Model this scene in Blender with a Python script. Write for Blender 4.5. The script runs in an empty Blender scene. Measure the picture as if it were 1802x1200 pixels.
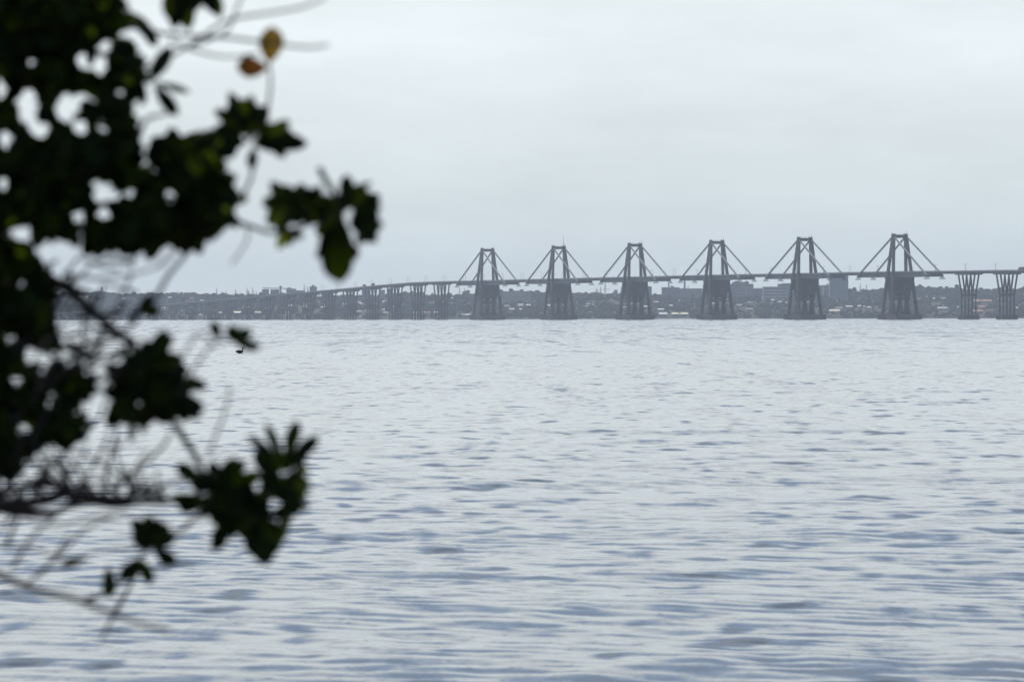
import bpy, math, random
import numpy as np
from mathutils import Vector, Matrix, Euler
random.seed(11); rng = np.random.default_rng(11)
S = bpy.context.scene; C = S.collection

# ------------------------------------------------------------------ camera, sky, sun, exposure
FPX = 9000.0                       # focal length in photograph pixels (photo 1802 x 1200)
CAMH = 3.0; HOR = 558.6; ROLL = 0.0019
cam = bpy.data.cameras.new('camera'); camo = bpy.data.objects.new('camera', cam); C.objects.link(camo)
cam.sensor_width = 36; cam.lens = 36 * FPX / 1802; cam.clip_start = 0.1; cam.clip_end = 60000
R = Euler((math.pi / 2 - (600 - HOR) / FPX, 0, 0)).to_matrix() @ Matrix.Rotation(-ROLL, 3, 'Z')
camo.matrix_world = Matrix.Translation((0, 0, CAMH)) @ R.to_4x4()
cam.dof.use_dof = True; cam.dof.focus_distance = 5500; cam.dof.aperture_fstop = 8.8
S.camera = camo
SUN_EL, SUN_AZ = math.radians(50), math.radians(-28)     # azimuth from +Y, towards +X
W = bpy.data.worlds.new('World'); S.world = W; W.use_nodes = True
def build_world():
    nt = W.node_tree; N = nt.nodes; L = nt.links; bg = N['Background']
    sky = N.new('ShaderNodeTexSky'); sky.sky_type = 'NISHITA'; sky.sun_disc = False
    sky.sun_elevation = SUN_EL; sky.sun_rotation = SUN_AZ
    sky.air_density = 1.5; sky.dust_density = 4.0
    # thin high cloud veil: bright near the horizon, opening to blue above
    tc = N.new('ShaderNodeTexCoord'); sp = N.new('ShaderNodeSeparateXYZ'); L.new(tc.outputs['Generated'], sp.inputs[0])
    mp = N.new('ShaderNodeMapping'); mp.inputs['Scale'].default_value = (7, 7, 26); L.new(tc.outputs['Generated'], mp.inputs[0])
    no = N.new('ShaderNodeTexNoise'); no.inputs['Scale'].default_value = 2.6; no.inputs['Detail'].default_value = 7; no.inputs['Roughness'].default_value = .6
    L.new(mp.outputs[0], no.inputs['Vector'])
    rp = N.new('ShaderNodeValToRGB'); L.new(sp.outputs[2], rp.inputs[0]); el = rp.color_ramp.elements
    el[0].position = 0; el[0].color = (8.3, 9.3, 9.6, 1); el[1].position = 1; el[1].color = (1.6, 2.7, 4.8, 1)
    for p, c in ((.030, (8.6, 9.7, 10.0)), (.055, (9.6, 10.7, 11.3)), (.09, (9.1, 9.8, 10.4)), (.135, (7.3, 8.1, 9.2)), (.175, (4.7, 6.1, 8.5)), (.25, (3.5, 4.8, 7.2)), (.33, (6.6, 7.3, 8.2)), (.42, (3.6, 4.8, 6.8)), (.6, (2.0, 3.2, 5.6))):
        e = el.new(p); e.color = c + (1,)
    cl = N.new('ShaderNodeMapRange'); cl.inputs[1].default_value = .35; cl.inputs[2].default_value = .7; cl.inputs[3].default_value = .93; cl.inputs[4].default_value = 1.05
    L.new(no.outputs[0], cl.inputs[0])
    mu = N.new('ShaderNodeVectorMath'); mu.operation = 'SCALE'; L.new(rp.outputs[0], mu.inputs[0]); L.new(cl.outputs[0], mu.inputs['Scale'])
    mx = N.new('ShaderNodeMix'); mx.data_type = 'RGBA'; mx.inputs[0].default_value = .82
    L.new(sky.outputs[0], mx.inputs[6]); L.new(mu.outputs[0], mx.inputs[7]); L.new(mx.outputs[2], bg.inputs[0])
    bg.inputs[1].default_value = .1
build_world()
sd = bpy.data.lights.new('sun', 'SUN'); sd.energy = 3.4; sd.angle = math.radians(1.0); sd.color = (1, .95, .88)
so = bpy.data.objects.new('sun', sd); C.objects.link(so)
sdir = Vector((math.sin(SUN_AZ) * math.cos(SUN_EL), math.cos(SUN_AZ) * math.cos(SUN_EL), math.sin(SUN_EL)))
so.rotation_euler = sdir.to_track_quat('Z', 'Y').to_euler(); so.location = (0, 0, 60)
S.view_settings.view_transform = 'Standard'; S.view_settings.look = 'None'; S.view_settings.gamma = 1; S.view_settings.exposure = 0
S.cycles.use_denoising = True; S.cycles.volume_bounces = 1; S.cycles.max_bounces = 8

def at(px, py, D):                  # a point seen at photo pixel (px, py) at depth D
    hor = HOR - ROLL * (px - 901)
    return Vector(((px - 901) / FPX * D, D, CAMH + (hor - py) / FPX * D))

# ------------------------------------------------------------------ helpers
class MB:
    def __init__(s): s.v = []; s.f = []; s.m = []; s.n = 0
    def add(s, vs, fs, mi=0):
        b = s.n; s.v += [tuple(p) for p in vs]; s.n += len(vs)
        s.f += [tuple(b + i for i in f) for f in fs]; s.m += [mi] * len(fs); return s
    def hexa(s, a, b, mi=0):        # a, b: four corners each, bottom and top loops
        return s.add(list(a) + list(b), [(3, 2, 1, 0), (4, 5, 6, 7)] + [(i, (i + 1) % 4, 4 + (i + 1) % 4, 4 + i) for i in range(4)], mi)
    def box(s, x0, x1, y0, y1, z0, z1, mi=0):
        q = [(x0, y0), (x1, y0), (x1, y1), (x0, y1)]
        return s.hexa([(x, y, z0) for x, y in q], [(x, y, z1) for x, y in q], mi)
    def bar(s, p, q, a, b, a2=None, b2=None, mi=0, up=(0, 0, 1)):   # square bar from p to q, half sizes a, b
        p = Vector(p); q = Vector(q); d = (q - p).normalized(); u = Vector(up)
        x = d.cross(u)
        if x.length < 1e-4: x = d.cross(Vector((0, 1, 0)))
        x.normalize(); y = d.cross(x).normalized(); a2 = a if a2 is None else a2; b2 = b if b2 is None else b2
        return s.hexa([p + x * i * a + y * j * b for i, j in ((-1, -1), (1, -1), (1, 1), (-1, 1))],
                      [q + x * i * a2 + y * j * b2 for i, j in ((-1, -1), (1, -1), (1, 1), (-1, 1))], mi)
    def tube(s, pts, rs, n=8, mi=0):
        pts = [Vector(p) for p in pts]; vs = []; fs = []; x = None
        for i, p in enumerate(pts):
            d = (pts[min(i + 1, len(pts) - 1)] - pts[max(i - 1, 0)]).normalized()
            if x is None: x = d.orthogonal().normalized()
            x = (x - d * x.dot(d)).normalized(); y = d.cross(x)
            for k in range(n):
                a = 2 * math.pi * k / n; vs.append(p + (x * math.cos(a) + y * math.sin(a)) * rs[i])
        for i in range(len(pts) - 1):
            for k in range(n):
                fs.append((i * n + k, i * n + (k + 1) % n, (i + 1) * n + (k + 1) % n, (i + 1) * n + k))
        fs += [tuple(range(n))[::-1], tuple((len(pts) - 1) * n + k for k in range(n))]
        return s.add(vs, fs, mi)
    def build(s, name, mats, parent=None, smooth=False):
        me = bpy.data.meshes.new(name); me.from_pydata(s.v, [], s.f)
        for m in (mats if isinstance(mats, (list, tuple)) else [mats]): me.materials.append(m)
        if any(s.m): me.polygons.foreach_set('material_index', s.m)
        if smooth: me.polygons.foreach_set('use_smooth', [True] * len(s.f))
        me.update(); o = bpy.data.objects.new(name, me); C.objects.link(o)
        if parent: o.parent = parent
        return o
def tag(o, label=None, cat=None, group=None, kind=None):
    if label: o['label'] = label
    if cat: o['category'] = cat
    if group: o['group'] = group
    if kind: o['kind'] = kind
    return o
def empty(name, loc=(0, 0, 0), rz=0):
    o = bpy.data.objects.new(name, None); C.objects.link(o); o.location = loc; o.rotation_euler = (0, 0, rz); o.empty_display_size = .5
    return o
def copy_tree(o, parent=None):
    c = o.copy(); C.objects.link(c)
    if parent: c.parent = parent
    for ch in list(o.children): copy_tree(ch, c)
    return c
def big_mesh(name, V, F, mat, smooth=False, parent=None):
    me = bpy.data.meshes.new(name); V = np.asarray(V, np.float32); F = np.asarray(F, np.int32); k = F.shape[1]
    me.vertices.add(len(V)); me.vertices.foreach_set('co', V.ravel())
    me.loops.add(F.size); me.loops.foreach_set('vertex_index', F.ravel())
    me.polygons.add(len(F)); me.polygons.foreach_set('loop_start', np.arange(len(F), dtype=np.int32) * k)
    me.polygons.foreach_set('loop_total', np.full(len(F), k, np.int32))
    if smooth: me.polygons.foreach_set('use_smooth', np.ones(len(F), bool))
    for m in (mat if isinstance(mat, (list, tuple)) else [mat]): me.materials.append(m)
    me.update(calc_edges=True); o = bpy.data.objects.new(name, me); C.objects.link(o)
    if parent: o.parent = parent
    return o

def mat(name, col, rough=.8, var=.15, scale=1.0, spec=.3, col2=None):
    m = bpy.data.materials.new(name); m.use_nodes = True; nt = m.node_tree; N = nt.nodes; L = nt.links; b = N['Principled BSDF']
    tc = N.new('ShaderNodeTexCoord'); no = N.new('ShaderNodeTexNoise'); no.inputs['Scale'].default_value = scale; no.inputs['Detail'].default_value = 5
    L.new(tc.outputs['Object'], no.inputs['Vector'])
    mx = N.new('ShaderNodeMix'); mx.data_type = 'RGBA'
    lo = [max(0, c * (1 - var)) for c in col] if col2 is None else list(col2); hi = [min(1, c * (1 + var)) for c in col]
    mr = N.new('ShaderNodeMapRange'); mr.inputs[1].default_value = .35; mr.inputs[2].default_value = .65; L.new(no.outputs[0], mr.inputs[0])
    L.new(mr.outputs[0], mx.inputs[0]); mx.inputs[6].default_value = lo + [1]; mx.inputs[7].default_value = hi + [1]
    L.new(mx.outputs[2], b.inputs['Base Color']); b.inputs['Roughness'].default_value = rough; b.inputs['Specular IOR Level'].default_value = spec
    return m
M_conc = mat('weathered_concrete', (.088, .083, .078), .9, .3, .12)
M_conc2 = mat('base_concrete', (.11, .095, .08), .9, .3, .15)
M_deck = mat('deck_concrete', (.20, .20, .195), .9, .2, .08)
M_stay = mat('stay_sheath', (.28, .275, .26), .7, .12, .5)
M_rail = mat('rail_paint', (.30, .30, .29), .6, .15, 1)
M_steel = mat('galvanised_steel', (.22, .22, .22), .5, .2, 1, .5)
M_mirage = mat('mirage_post', (.42, .37, .34), .85, .2, .3)  # pale colour stands in for mirage brightness at the waterline
M_white = mat('white_paint', (.78, .77, .74), .6, .08, .5)

# ------------------------------------------------------------------ water
def build_water():
    a_in = np.radians(np.linspace(-7.5, 7.5, 620)); g = np.radians(7.5 + 62 * (np.linspace(0, 1, 90)[1:]) ** 2)
    ang = np.concatenate([-g[::-1], a_in, g])
    ys = [CAMH * FPX / 14.0]                              # photo rows below the horizon
    while ys[-1] > 2.35:
        y = ys[-1]; ys.append(y - (1.6 if y > 700 else .75 if y > 180 else .45 if y > 30 else .25))
    D = CAMH * FPX / np.array(ys)
    TH, DD = np.meshgrid(ang, D); X = np.sin(TH) * DD / np.cos(np.minimum(abs(TH), .14)); Y = np.cos(TH) * DD / np.cos(np.minimum(abs(TH), .14))
    step = np.gradient(D)[:, None]
    lat = np.gradient(ang)[None, :] * DD
    Z = np.zeros_like(X)
    r = np.random.default_rng(5)
    comps = []
    for k in range(90):
        lam = .55 * (14 / .55) ** (r.random() ** 1.25)
        th = math.radians(90 + 8 + r.normal(0, 80 if lam < 3 else 30 if lam < 6 else 14))
        slope = .0060 if lam < 1.5 else .0041 if lam < 4 else .0021
        comps.append((lam, th, slope * lam / (2 * math.pi) * (.5 + r.random()), r.random() * 6.28))
    # gentle domain warp keeps crests short and irregular
    wx = .5 * np.sin(X / 3.1 + 1.3 * np.sin(Y / 7.7)) + .6 * np.sin(Y / 5.3 + X / 9.1 + 2); wy = .7 * np.sin(X / 4.7 + Y / 11.0) + .5 * np.sin(Y / 6.1 - X / 3.9 + 1)
    patch = .92 + .5 * np.sin(X / 21 + 1.1 * np.sin(Y / 57)) * np.sin(Y / 83 + X / 40 + .6) + .3 * np.sin(X / 3.3 + Y / 13 + 1.5 * np.sin(Y / 9)) * np.sin(Y / 17 - X / 5)
    for lam, th, amp, ph in comps:
        k = 2 * math.pi / lam; fade = np.clip((lam / np.maximum(step * abs(math.sin(th)) + 1e-6, lat * .8) - 2.5) / 3, 0, 1)
        arg = k * (math.cos(th) * (X + wx) + math.sin(th) * (Y + wy)) + ph
        Z += amp * fade * patch * (np.sin(arg) + .18 * np.cos(2 * arg))
    far = np.clip((DD - 700) / 1500, 0, 1)                 # open-water chop
    for lam in (4.5, 7, 11, 19): Z += .028 * lam ** .3 * far * np.sin(2 * math.pi * X / lam + r.random((len(D), 1)) * 6.28)
    nr, nc = X.shape; idx = np.arange(nr * nc).reshape(nr, nc)
    F = np.stack([idx[:-1, :-1], idx[:-1, 1:], idx[1:, 1:], idx[1:, :-1]], -1).reshape(-1, 4)
    V = np.stack([X, Y, Z], -1).reshape(-1, 3)
    m = bpy.data.materials.new('lake_water'); m.use_nodes = True; nt = m.node_tree; N = nt.nodes; L = nt.links; b = N['Principled BSDF']
    b.inputs['Base Color'].default_value = (.05, .07, .085, 1); b.inputs['Roughness'].default_value = .025; b.inputs['IOR'].default_value = 1.34
    tc = N.new('ShaderNodeTexCoord')
    def noise(sx, sy, det, rough, rot=0.0):
        mp = N.new('ShaderNodeMapping'); mp.inputs['Scale'].default_value = (sx, sy, 1); mp.inputs['Rotation'].default_value = (0, 0, rot)
        L.new(tc.outputs['Object'], mp.inputs[0]); no = N.new('ShaderNodeTexNoise'); no.inputs['Scale'].default_value = 1
        no.inputs['Detail'].default_value = det; no.inputs['Roughness'].default_value = rough; L.new(mp.outputs[0], no.inputs['Vector']); return no
    def tilt(no, ax, ay, ex=1.0):
        s = N.new('ShaderNodeVectorMath'); s.operation = 'SUBTRACT'; L.new(no.outputs['Color'], s.inputs[0]); s.inputs[1].default_value = (.5, .5, .5)
        # waves lean towards the bank: steep faces all look this way
        sp = N.new('ShaderNodeSeparateXYZ'); L.new(s.outputs[0], sp.inputs[0]); ab = N.new('ShaderNodeMath'); ab.operation = 'ABSOLUTE'; L.new(sp.outputs[1], ab.inputs[0])
        pw = N.new('ShaderNodeMath'); pw.operation = 'POWER'; L.new(ab.outputs[0], pw.inputs[0]); pw.inputs[1].default_value = ex
        ng = N.new('ShaderNodeMath'); ng.operation = 'MULTIPLY'; L.new(pw.outputs[0], ng.inputs[0]); ng.inputs[1].default_value = -ay
        cap = N.new('ShaderNodeMath'); cap.operation = 'MAXIMUM'; L.new(ng.outputs[0], cap.inputs[0]); cap.inputs[1].default_value = -.16; ng = cap
        xm = N.new('ShaderNodeMath'); xm.operation = 'MULTIPLY'; L.new(sp.outputs[0], xm.inputs[0]); xm.inputs[1].default_value = ax
        q = N.new('ShaderNodeCombineXYZ'); L.new(xm.outputs[0], q.inputs[0]); L.new(ng.outputs[0], q.inputs[1]); return q
    geo = N.new('ShaderNodeNewGeometry')
    acc = geo.outputs['Normal']
    # the open lake is ruffled by wind, the cove by the bank is calm
    sy = N.new('ShaderNodeSeparateXYZ'); L.new(tc.outputs['Object'], sy.inputs[0])
    def ruffle(y0, y1, v0, v1):
        mr = N.new('ShaderNodeMapRange'); mr.inputs[1].default_value = y0; mr.inputs[2].default_value = y1; mr.inputs[3].default_value = v0; mr.inputs[4].default_value = v1; L.new(sy.outputs[1], mr.inputs[0]); return mr
    for args, ax, ay, ex, rf in (((1.15, .42, 1.2, .5, .12), .04, 20.0, 3.6, (40, 300, 1.0, .45)), ((6.5, 2.4, 4, .65, .2), .08, .7, 2.0, (40, 160, 1.0, .3)), ((2.2, 1.1, 4, .6, .1), .05, .06, 1.0, (60, 700, .6, 3.0)), ((1.1, .16, 5, .7, .04), .04, 1.0, 2.0, (60, 260, .5, 1.3)),
                                 ((.34, .026, 7, .75, -.03), .03, 2.4, 2.0, (120, 900, .4, 2.0)), ((.10, .005, 6, .75, .02), .02, 1.6, 2.0, (200, 1500, .5, 2.2))):
        t = tilt(noise(*args), ax, ay, ex); q_ = N.new('ShaderNodeVectorMath'); q_.operation = 'SCALE'; L.new(t.outputs[0], q_.inputs[0]); L.new(ruffle(*rf).outputs[0], q_.inputs['Scale']); t = q_; ad = N.new('ShaderNodeVectorMath'); ad.operation = 'ADD'; L.new(acc, ad.inputs[0]); L.new(t.outputs[0], ad.inputs[1]); acc = ad.outputs[0]
    nm = N.new('ShaderNodeVectorMath'); nm.operation = 'NORMALIZE'; L.new(acc, nm.inputs[0]); L.new(nm.outputs[0], b.inputs['Normal'])
    o = big_mesh('water', V, F, m, True); tag(o, kind='structure')
build_water()

# ------------------------------------------------------------------ far shore and the bank under the photographer
SH = 8450.0
def land_z(x, y):
    px = 901 + FPX * x / y
    top = np.interp(px, [-3000, 100, 500, 800, 1000, 1200, 1380, 1500, 1650, 1800, 5000], [33, 34, 35, 35, 35, 33, 40, 41, 42, 41, 40])
    t = np.clip((y - shore_y(x)) / 950, -0.1, 1); prof = np.where(t > 0, t ** .75, t * 2)
    bump = 3.0 * np.sin(x / 130 + y / 210) + 2.2 * np.sin(x / 57 - y / 90) + 1.4 * np.sin(x / 31 + 2)
    z = 1.2 + top * prof + bump * np.clip(t * 2, 0, 1)
    return z + np.clip((y - 9500) / 6000, 0, 1) * -14
def shore_y(x): return SH + 40 * np.sin(x / 330.0) + 18 * np.sin(x / 120.0 + 1)
def build_land():
    u = np.linspace(-1, 1, 340); xs = np.sign(u) * np.abs(u) ** 1.6 * 9000
    xs = np.concatenate([np.linspace(-9000, -1301, 50), np.linspace(-1300, 1300, 420), np.linspace(1301, 9000, 50)])
    t = np.concatenate([[-30, 0, 4], np.linspace(20, 1100, 75), np.linspace(1250, 9000, 30)])
    T, X = np.meshgrid(t, xs, indexing='ij'); Y = shore_y(X) + T; Z = land_z(X, Y)
    Z[0] = -2; Z[1] = -.3; Z[2] = 1.0
    nr, nc = X.shape; idx = np.arange(nr * nc).reshape(nr, nc)
    F = np.stack([idx[:-1, :-1], idx[:-1, 1:], idx[1:, 1:], idx[1:, :-1]], -1).reshape(-1, 4)
    m = mat('dry_scrub_ground', (.085, .08, .055), .95, .3, .02, .1, (.05, .055, .035))
    tag(big_mesh('far_shore_ground', np.stack([X, Y, Z], -1).reshape(-1, 3), F, m, True), kind='structure')
    # near bank
    nx, ny = 60, 40; X, Y = np.meshgrid(np.linspace(-30, 30, nx), np.linspace(-25, 13.6, ny)); Z = 1.35 - np.clip((Y - 4) / 9, 0, 1.2) * 1.75 + .06 * np.sin(X * 1.3 + Y) + .05 * np.sin(X * .7 - Y * 1.9)
    idx = np.arange(nx * ny).reshape(ny, nx); F = np.stack([idx[:-1, :-1], idx[:-1, 1:], idx[1:, 1:], idx[1:, :-1]], -1).reshape(-1, 4)
    tag(big_mesh('near_bank_ground', np.stack([X, Y, Z], -1).reshape(-1, 3), F, mat('muddy_bank', (.12, .09, .06), .9, .3, 1.5), True), kind='structure')
build_land()

CLEAR = []
def build_wood():
    # one far-off wood: thousands of ragged crowns over the far shore
    t = (1 + 5 ** .5) / 2
    ico = np.array([(-1, t, 0), (1, t, 0), (-1, -t, 0), (1, -t, 0), (0, -1, t), (0, 1, t), (0, -1, -t), (0, 1, -t), (t, 0, -1), (t, 0, 1), (-t, 0, -1), (-t, 0, 1)]) / math.sqrt(1 + t * t)
    fc = np.array([(0, 11, 5), (0, 5, 1), (0, 1, 7), (0, 7, 10), (0, 10, 11), (1, 5, 9), (5, 11, 4), (11, 10, 2), (10, 7, 6), (7, 1, 8), (3, 9, 4), (3, 4, 2), (3, 2, 6), (3, 6, 8), (3, 8, 9), (4, 9, 5), (2, 4, 11), (6, 2, 10), (8, 6, 7), (9, 8, 1)])
    n = 19000
    x = rng.uniform(-1500, 1350, n); d = rng.uniform(0, 1, n) ** .85 * 1250 + 3; d[:1500] = rng.uniform(2, 26, 1500); y = shore_y(x) + d
    patch = np.sin(x / 41 + 2 * np.sin(y / 60)) + np.sin(y / 33 + x / 75) + .7 * np.sin(x / 17)
    keep = (rng.random(n) < .62 + .25 * patch) | (d > 850) | (d < 27)
    for hx, hy, hw in CLEAR: keep &= ~((np.abs(x - hx) < hw / 2 + 4) & (y > hy - 60) & (y < hy + 3))
    x, y, d = x[keep], y[keep], d[keep]; n = len(x)
    r = rng.uniform(2.2, 5.6, n) * (1 + .15 * (d > 850)); z = land_z(x, y)
    m3 = 3                                                     # each crown is three ragged clumps
    V = np.repeat(ico[None], n * m3, 0) * rng.uniform(.65, 1.25, (n * m3, 12, 1))
    rr = np.repeat(r, m3) * rng.uniform(.5, 1, n * m3)
    off = rng.normal(0, .55, (n * m3, 3)) * np.repeat(r, m3)[:, None]; off[:, 2] = np.abs(off[:, 2]) * .8
    ctr = np.stack([np.repeat(x, m3), np.repeat(y, m3), np.repeat(z, m3) + rr * .75], -1) + off
    V = V * rr[:, None, None] * np.array([1, 1, .85]) + ctr[:, None, :]
    F = (fc[None] + (np.arange(n * m3) * 12)[:, None, None]).reshape(-1, 3)
    m = mat('distant_foliage', (.040, .044, .034), .95, .35, .035, .05)
    tag(big_mesh('distant_wood', V.reshape(-1, 3), F, m, False), 'low dark hazy woodland covering the far shore behind the bridge', 'woodland', kind='stuff')

# ------------------------------------------------------------------ the bridge
B0 = Vector((-43.0 / FPX * 6613, 6613, 0)); U = Vector((.3836, -.9235, 0)); T = Vector((.9235, .3836, 0))
def bp(s, t, z): return B0 + U * s + T * t + Vector((0, 0, z))
def px_of(p): return 901 + FPX * p.x / p.y
def s_at(px):
    k = (px - 901) / FPX; return (k * B0.y - B0.x) / (U.x - k * U.y)
ZP = [(-2100, 6), (-1265, 24), (-1180, 26.8), (-1010, 30.6), (-925, 32.7), (-840, 34.8), (-755, 37), (-670, 39), (-585, 41.4), (-500, 43.6), (-415, 46), (-330, 48.2), (-245, 50), (-160, 50.6), (0, 50.8), (705, 52), (1175, 51.8), (1420, 50.9), (2000, 47)]
def zd(s): return float(np.interp(s, [a for a, _ in ZP], [b for _, b in ZP]))
bridge = empty('bridge', (0, 0, 0))
tag(bridge, 'long hazy concrete bridge with six A-shaped cable-stayed pylons crossing the lake', 'bridge')
BROT = math.atan2(U.y, U.x)
ORD = ['first', 'second', 'third', 'fourth', 'fifth', 'sixth']

def build_pylon(i):
    s0 = 235.0 * i; dz = zd(s0)
    P = empty('pylon', bp(s0, 0, 0), BROT); P.parent = bridge       # local: x along the bridge, y to the far side
    P['label'] = ORD[i] + ' pylon from the left, a concrete portal with inclined legs'
    top = 91.6; zb = 5.9
    # A-frames, one per side
    for sg in (-1, 1):
        mb = MB()
        for l in (-1, 1):
            mb.bar((l * 12.3, sg * 14.7, zb), (l * .9, sg * 7.4, top), 1.6, 1.45, 1.5, 1.2, up=(0, 1, 0))
        ta, tb_ = 7.4 + 7.3 * (top - 66) / (top - zb), 7.4
        mb.hexa([(-3.3, sg * ta - 1.1, 66), (3.3, sg * ta - 1.1, 66), (3.3, sg * ta + 1.1, 66), (-3.3, sg * ta + 1.1, 66)], [(-.8, sg * 7.4 - 1.1, top - 3), (.8, sg * 7.4 - 1.1, top - 3), (.8, sg * 7.4 + 1.1, top - 3), (-.8, sg * 7.4 + 1.1, top - 3)])
        mb.box(-1.95, 1.95, sg * 7.4 - 1.45, sg * 7.4 + 1.45, top - 3.2, top + .9)
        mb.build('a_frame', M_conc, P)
    mb = MB(); mb.box(-1.5, 1.5, -5.9, 5.9, top - 3.6, top - .1)
    beam = mb.build('top_beam', M_conc, P)
    mb = MB()
    for y in np.arange(-7, 7.1, 2.0): mb.bar((-1.3, y, top), (-1.3, y, top + 1.1), .05, .05)
    mb.bar((-1.3, -7, top + 1.1), (-1.3, 7, top + 1.1), .07, .07)
    mb.build('handrail', M_steel, P)
    for y, h in ((-8.3, 2.6), (5.6, 2.2), (8.5, 3.8)):
        MB().bar((0, y, top + .9), (0, y, top + h), .16, .16).build('light_pole', M_steel, P)
    if i == 1: MB().tube([(0, 6.6, top + .9), (0, 6.6, top + 9), (0, 6.6, top + 15)], [.32, .22, .12], 6).build('antenna', M_steel, P)
    # central pier below the deck: rows of X legs
    mb = MB()
    for y in (-8.8, 0, 8.8):
        for l in (-1, 1):
            mb.bar((l * 5.4, y, zb), (-l * 1.2, y, 23), 1.8, 1.25, up=(0, 1, 0)); mb.bar((l * 2.2, y * .995, 22), (l * 12.2, y * .98, dz - 6), 1.9, 1.22, 2.1, 1.22, up=(0, 1, 0))
        mb.box(-5.2, 5.2, y - 1.18, y + 1.18, 20.6, 24.4)
    mb.box(-4.2, -1.2, -9.1, 9.1, 21.2, 23.8); mb.box(1.2, 4.2, -9.1, 9.1, 21.2, 23.8)
    mb.hexa([(-6.4, -10.0, 28), (6.4, -10.0, 28), (6.4, 10.0, 28), (-6.4, 10.0, 28)], [(-15.5, -10.4, dz - 6.3), (15.5, -10.4, dz - 6.3), (15.5, 10.4, dz - 6.3), (-15.5, 10.4, dz - 6.3)])
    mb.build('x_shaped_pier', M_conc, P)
    mb = MB(); mb.box(-22, 22, -16, 16, -3, zb); mb.build('pedestal', M_conc2, P)
    # deep cantilever girder
    mb = MB()
    zl = zd(s0 - 94) - dz; zr = zd(s0 + 94) - dz
    def zz(x): return dz + (zl * -x / 94 if x < 0 else zr * x / 94)
    prof = [(-94, -1.6, -3.0), (-87, -1.6, -3.0), (-86.9, -1.6, -5.9), (0, -1.6, -6.2), (86.9, -1.6, -5.9), (87, -1.6, -3.0), (94, -1.6, -3.0)]
    for (xa, ta, ba), (xb, tb, bb) in zip(prof[:-1], prof[1:]):
        if xb - xa < .5: continue
        mb.hexa([(xa, -7.2, zz(xa) + ba), (xb, -7.2, zz(xb) + bb), (xb, 7.2, zz(xb) + bb), (xa, 7.2, zz(xa) + ba)],
                [(xa, -7.2, zz(xa) + ta), (xb, -7.2, zz(xb) + tb), (xb, 7.2, zz(xb) + tb), (xa, 7.2, zz(xa) + ta)])
    mb.build('girder', M_deck, P)
    for sx in (-1, 1):
        zc = zz(sx * 82)
        MB().box(sx * 82 - 1.6, sx * 82 + 1.6, -9.9, 9.9, zc - 5.6, zc - 4.0).build('anchor_beam', M_deck, P)
        for sg in (-1, 1):
            st = MB().bar((sx * .4, sg * 7.6, top - 1.6), (sx * 82, sg * 9.6, zc - 4.2), .68, .74, up=(0, 1, 0)).build('stay', M_stay, P)
            MB().tube([(sx * 78.4, sg * 9.5, zc - 2.1), (sx * 82, sg * 9.6, zc - 4.6)], [.9, 1.0], 8).build('anchor_socket', M_stay, st)
            # hanging inspection cradle
            mb = MB(); zt = zc - 5.5; zq = zt - 2.5
            for dx in (-1.3, 1.3):
                for dy in (-2.3, 0, 2.3):
                    mb.bar((sx * 82 + dx * .6, sg * 8.6 + dy * .55, zt), (sx * 82 + dx, sg * 9.4 + dy, zq), .2, .2)
            mb.box(sx * 82 - 1.6, sx * 82 + 1.6, sg * 9.4 - 2.9, sg * 9.4 + 2.9, zq - .5, zq)
            mb.build('inspection_cradle', M_steel, P)
    return P
pylons = [build_pylon(i) for i in range(6)]
def deck_strip(mb, s0, s1, t0, t1, za, zb_, step=42.5):
    n = max(1, int(round((s1 - s0) / step)))
    for k in range(n):
        a = s0 + (s1 - s0) * k / n; b = s0 + (s1 - s0) * (k + 1) / n
        mb.hexa([bp(a, t0, zd(a) + za), bp(b, t0, zd(b) + za), bp(b, t1, zd(b) + za), bp(a, t1, zd(a) + za)][::-1],
                [bp(a, t0, zd(a) + zb_), bp(b, t0, zd(b) + zb_), bp(b, t1, zd(b) + zb_), bp(a, t1, zd(a) + zb_)][::-1])
S_L, S_R = -2000, 1930
mb = MB(); deck_strip(mb, S_L, S_R, -8.7, 8.7, -1.55, -.9, 40); mb.build('deck', M_deck, bridge)
for t in (-8.75, 8.75):
    mb = MB(); deck_strip(mb, S_L, S_R, t - .14, t + .14, -1.0, -.25, 40)
    for s in np.arange(-1500, S_R, 2.6): mb.add([bp(s + a, t + b, zd(s) + z) for z in (-.25, .32) for a, b in ((-.22, -.1), (.22, -.1), (.22, .1), (-.22, .1))],
                                              [(0, 1, 5, 4), (1, 2, 6, 5), (2, 3, 7, 6), (3, 0, 4, 7), (4, 5, 6, 7)])
    deck_strip(mb, S_L, S_R, t - .08, t + .08, .32, .44, 40)
    mb.build('parapet', M_rail, bridge)
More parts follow.
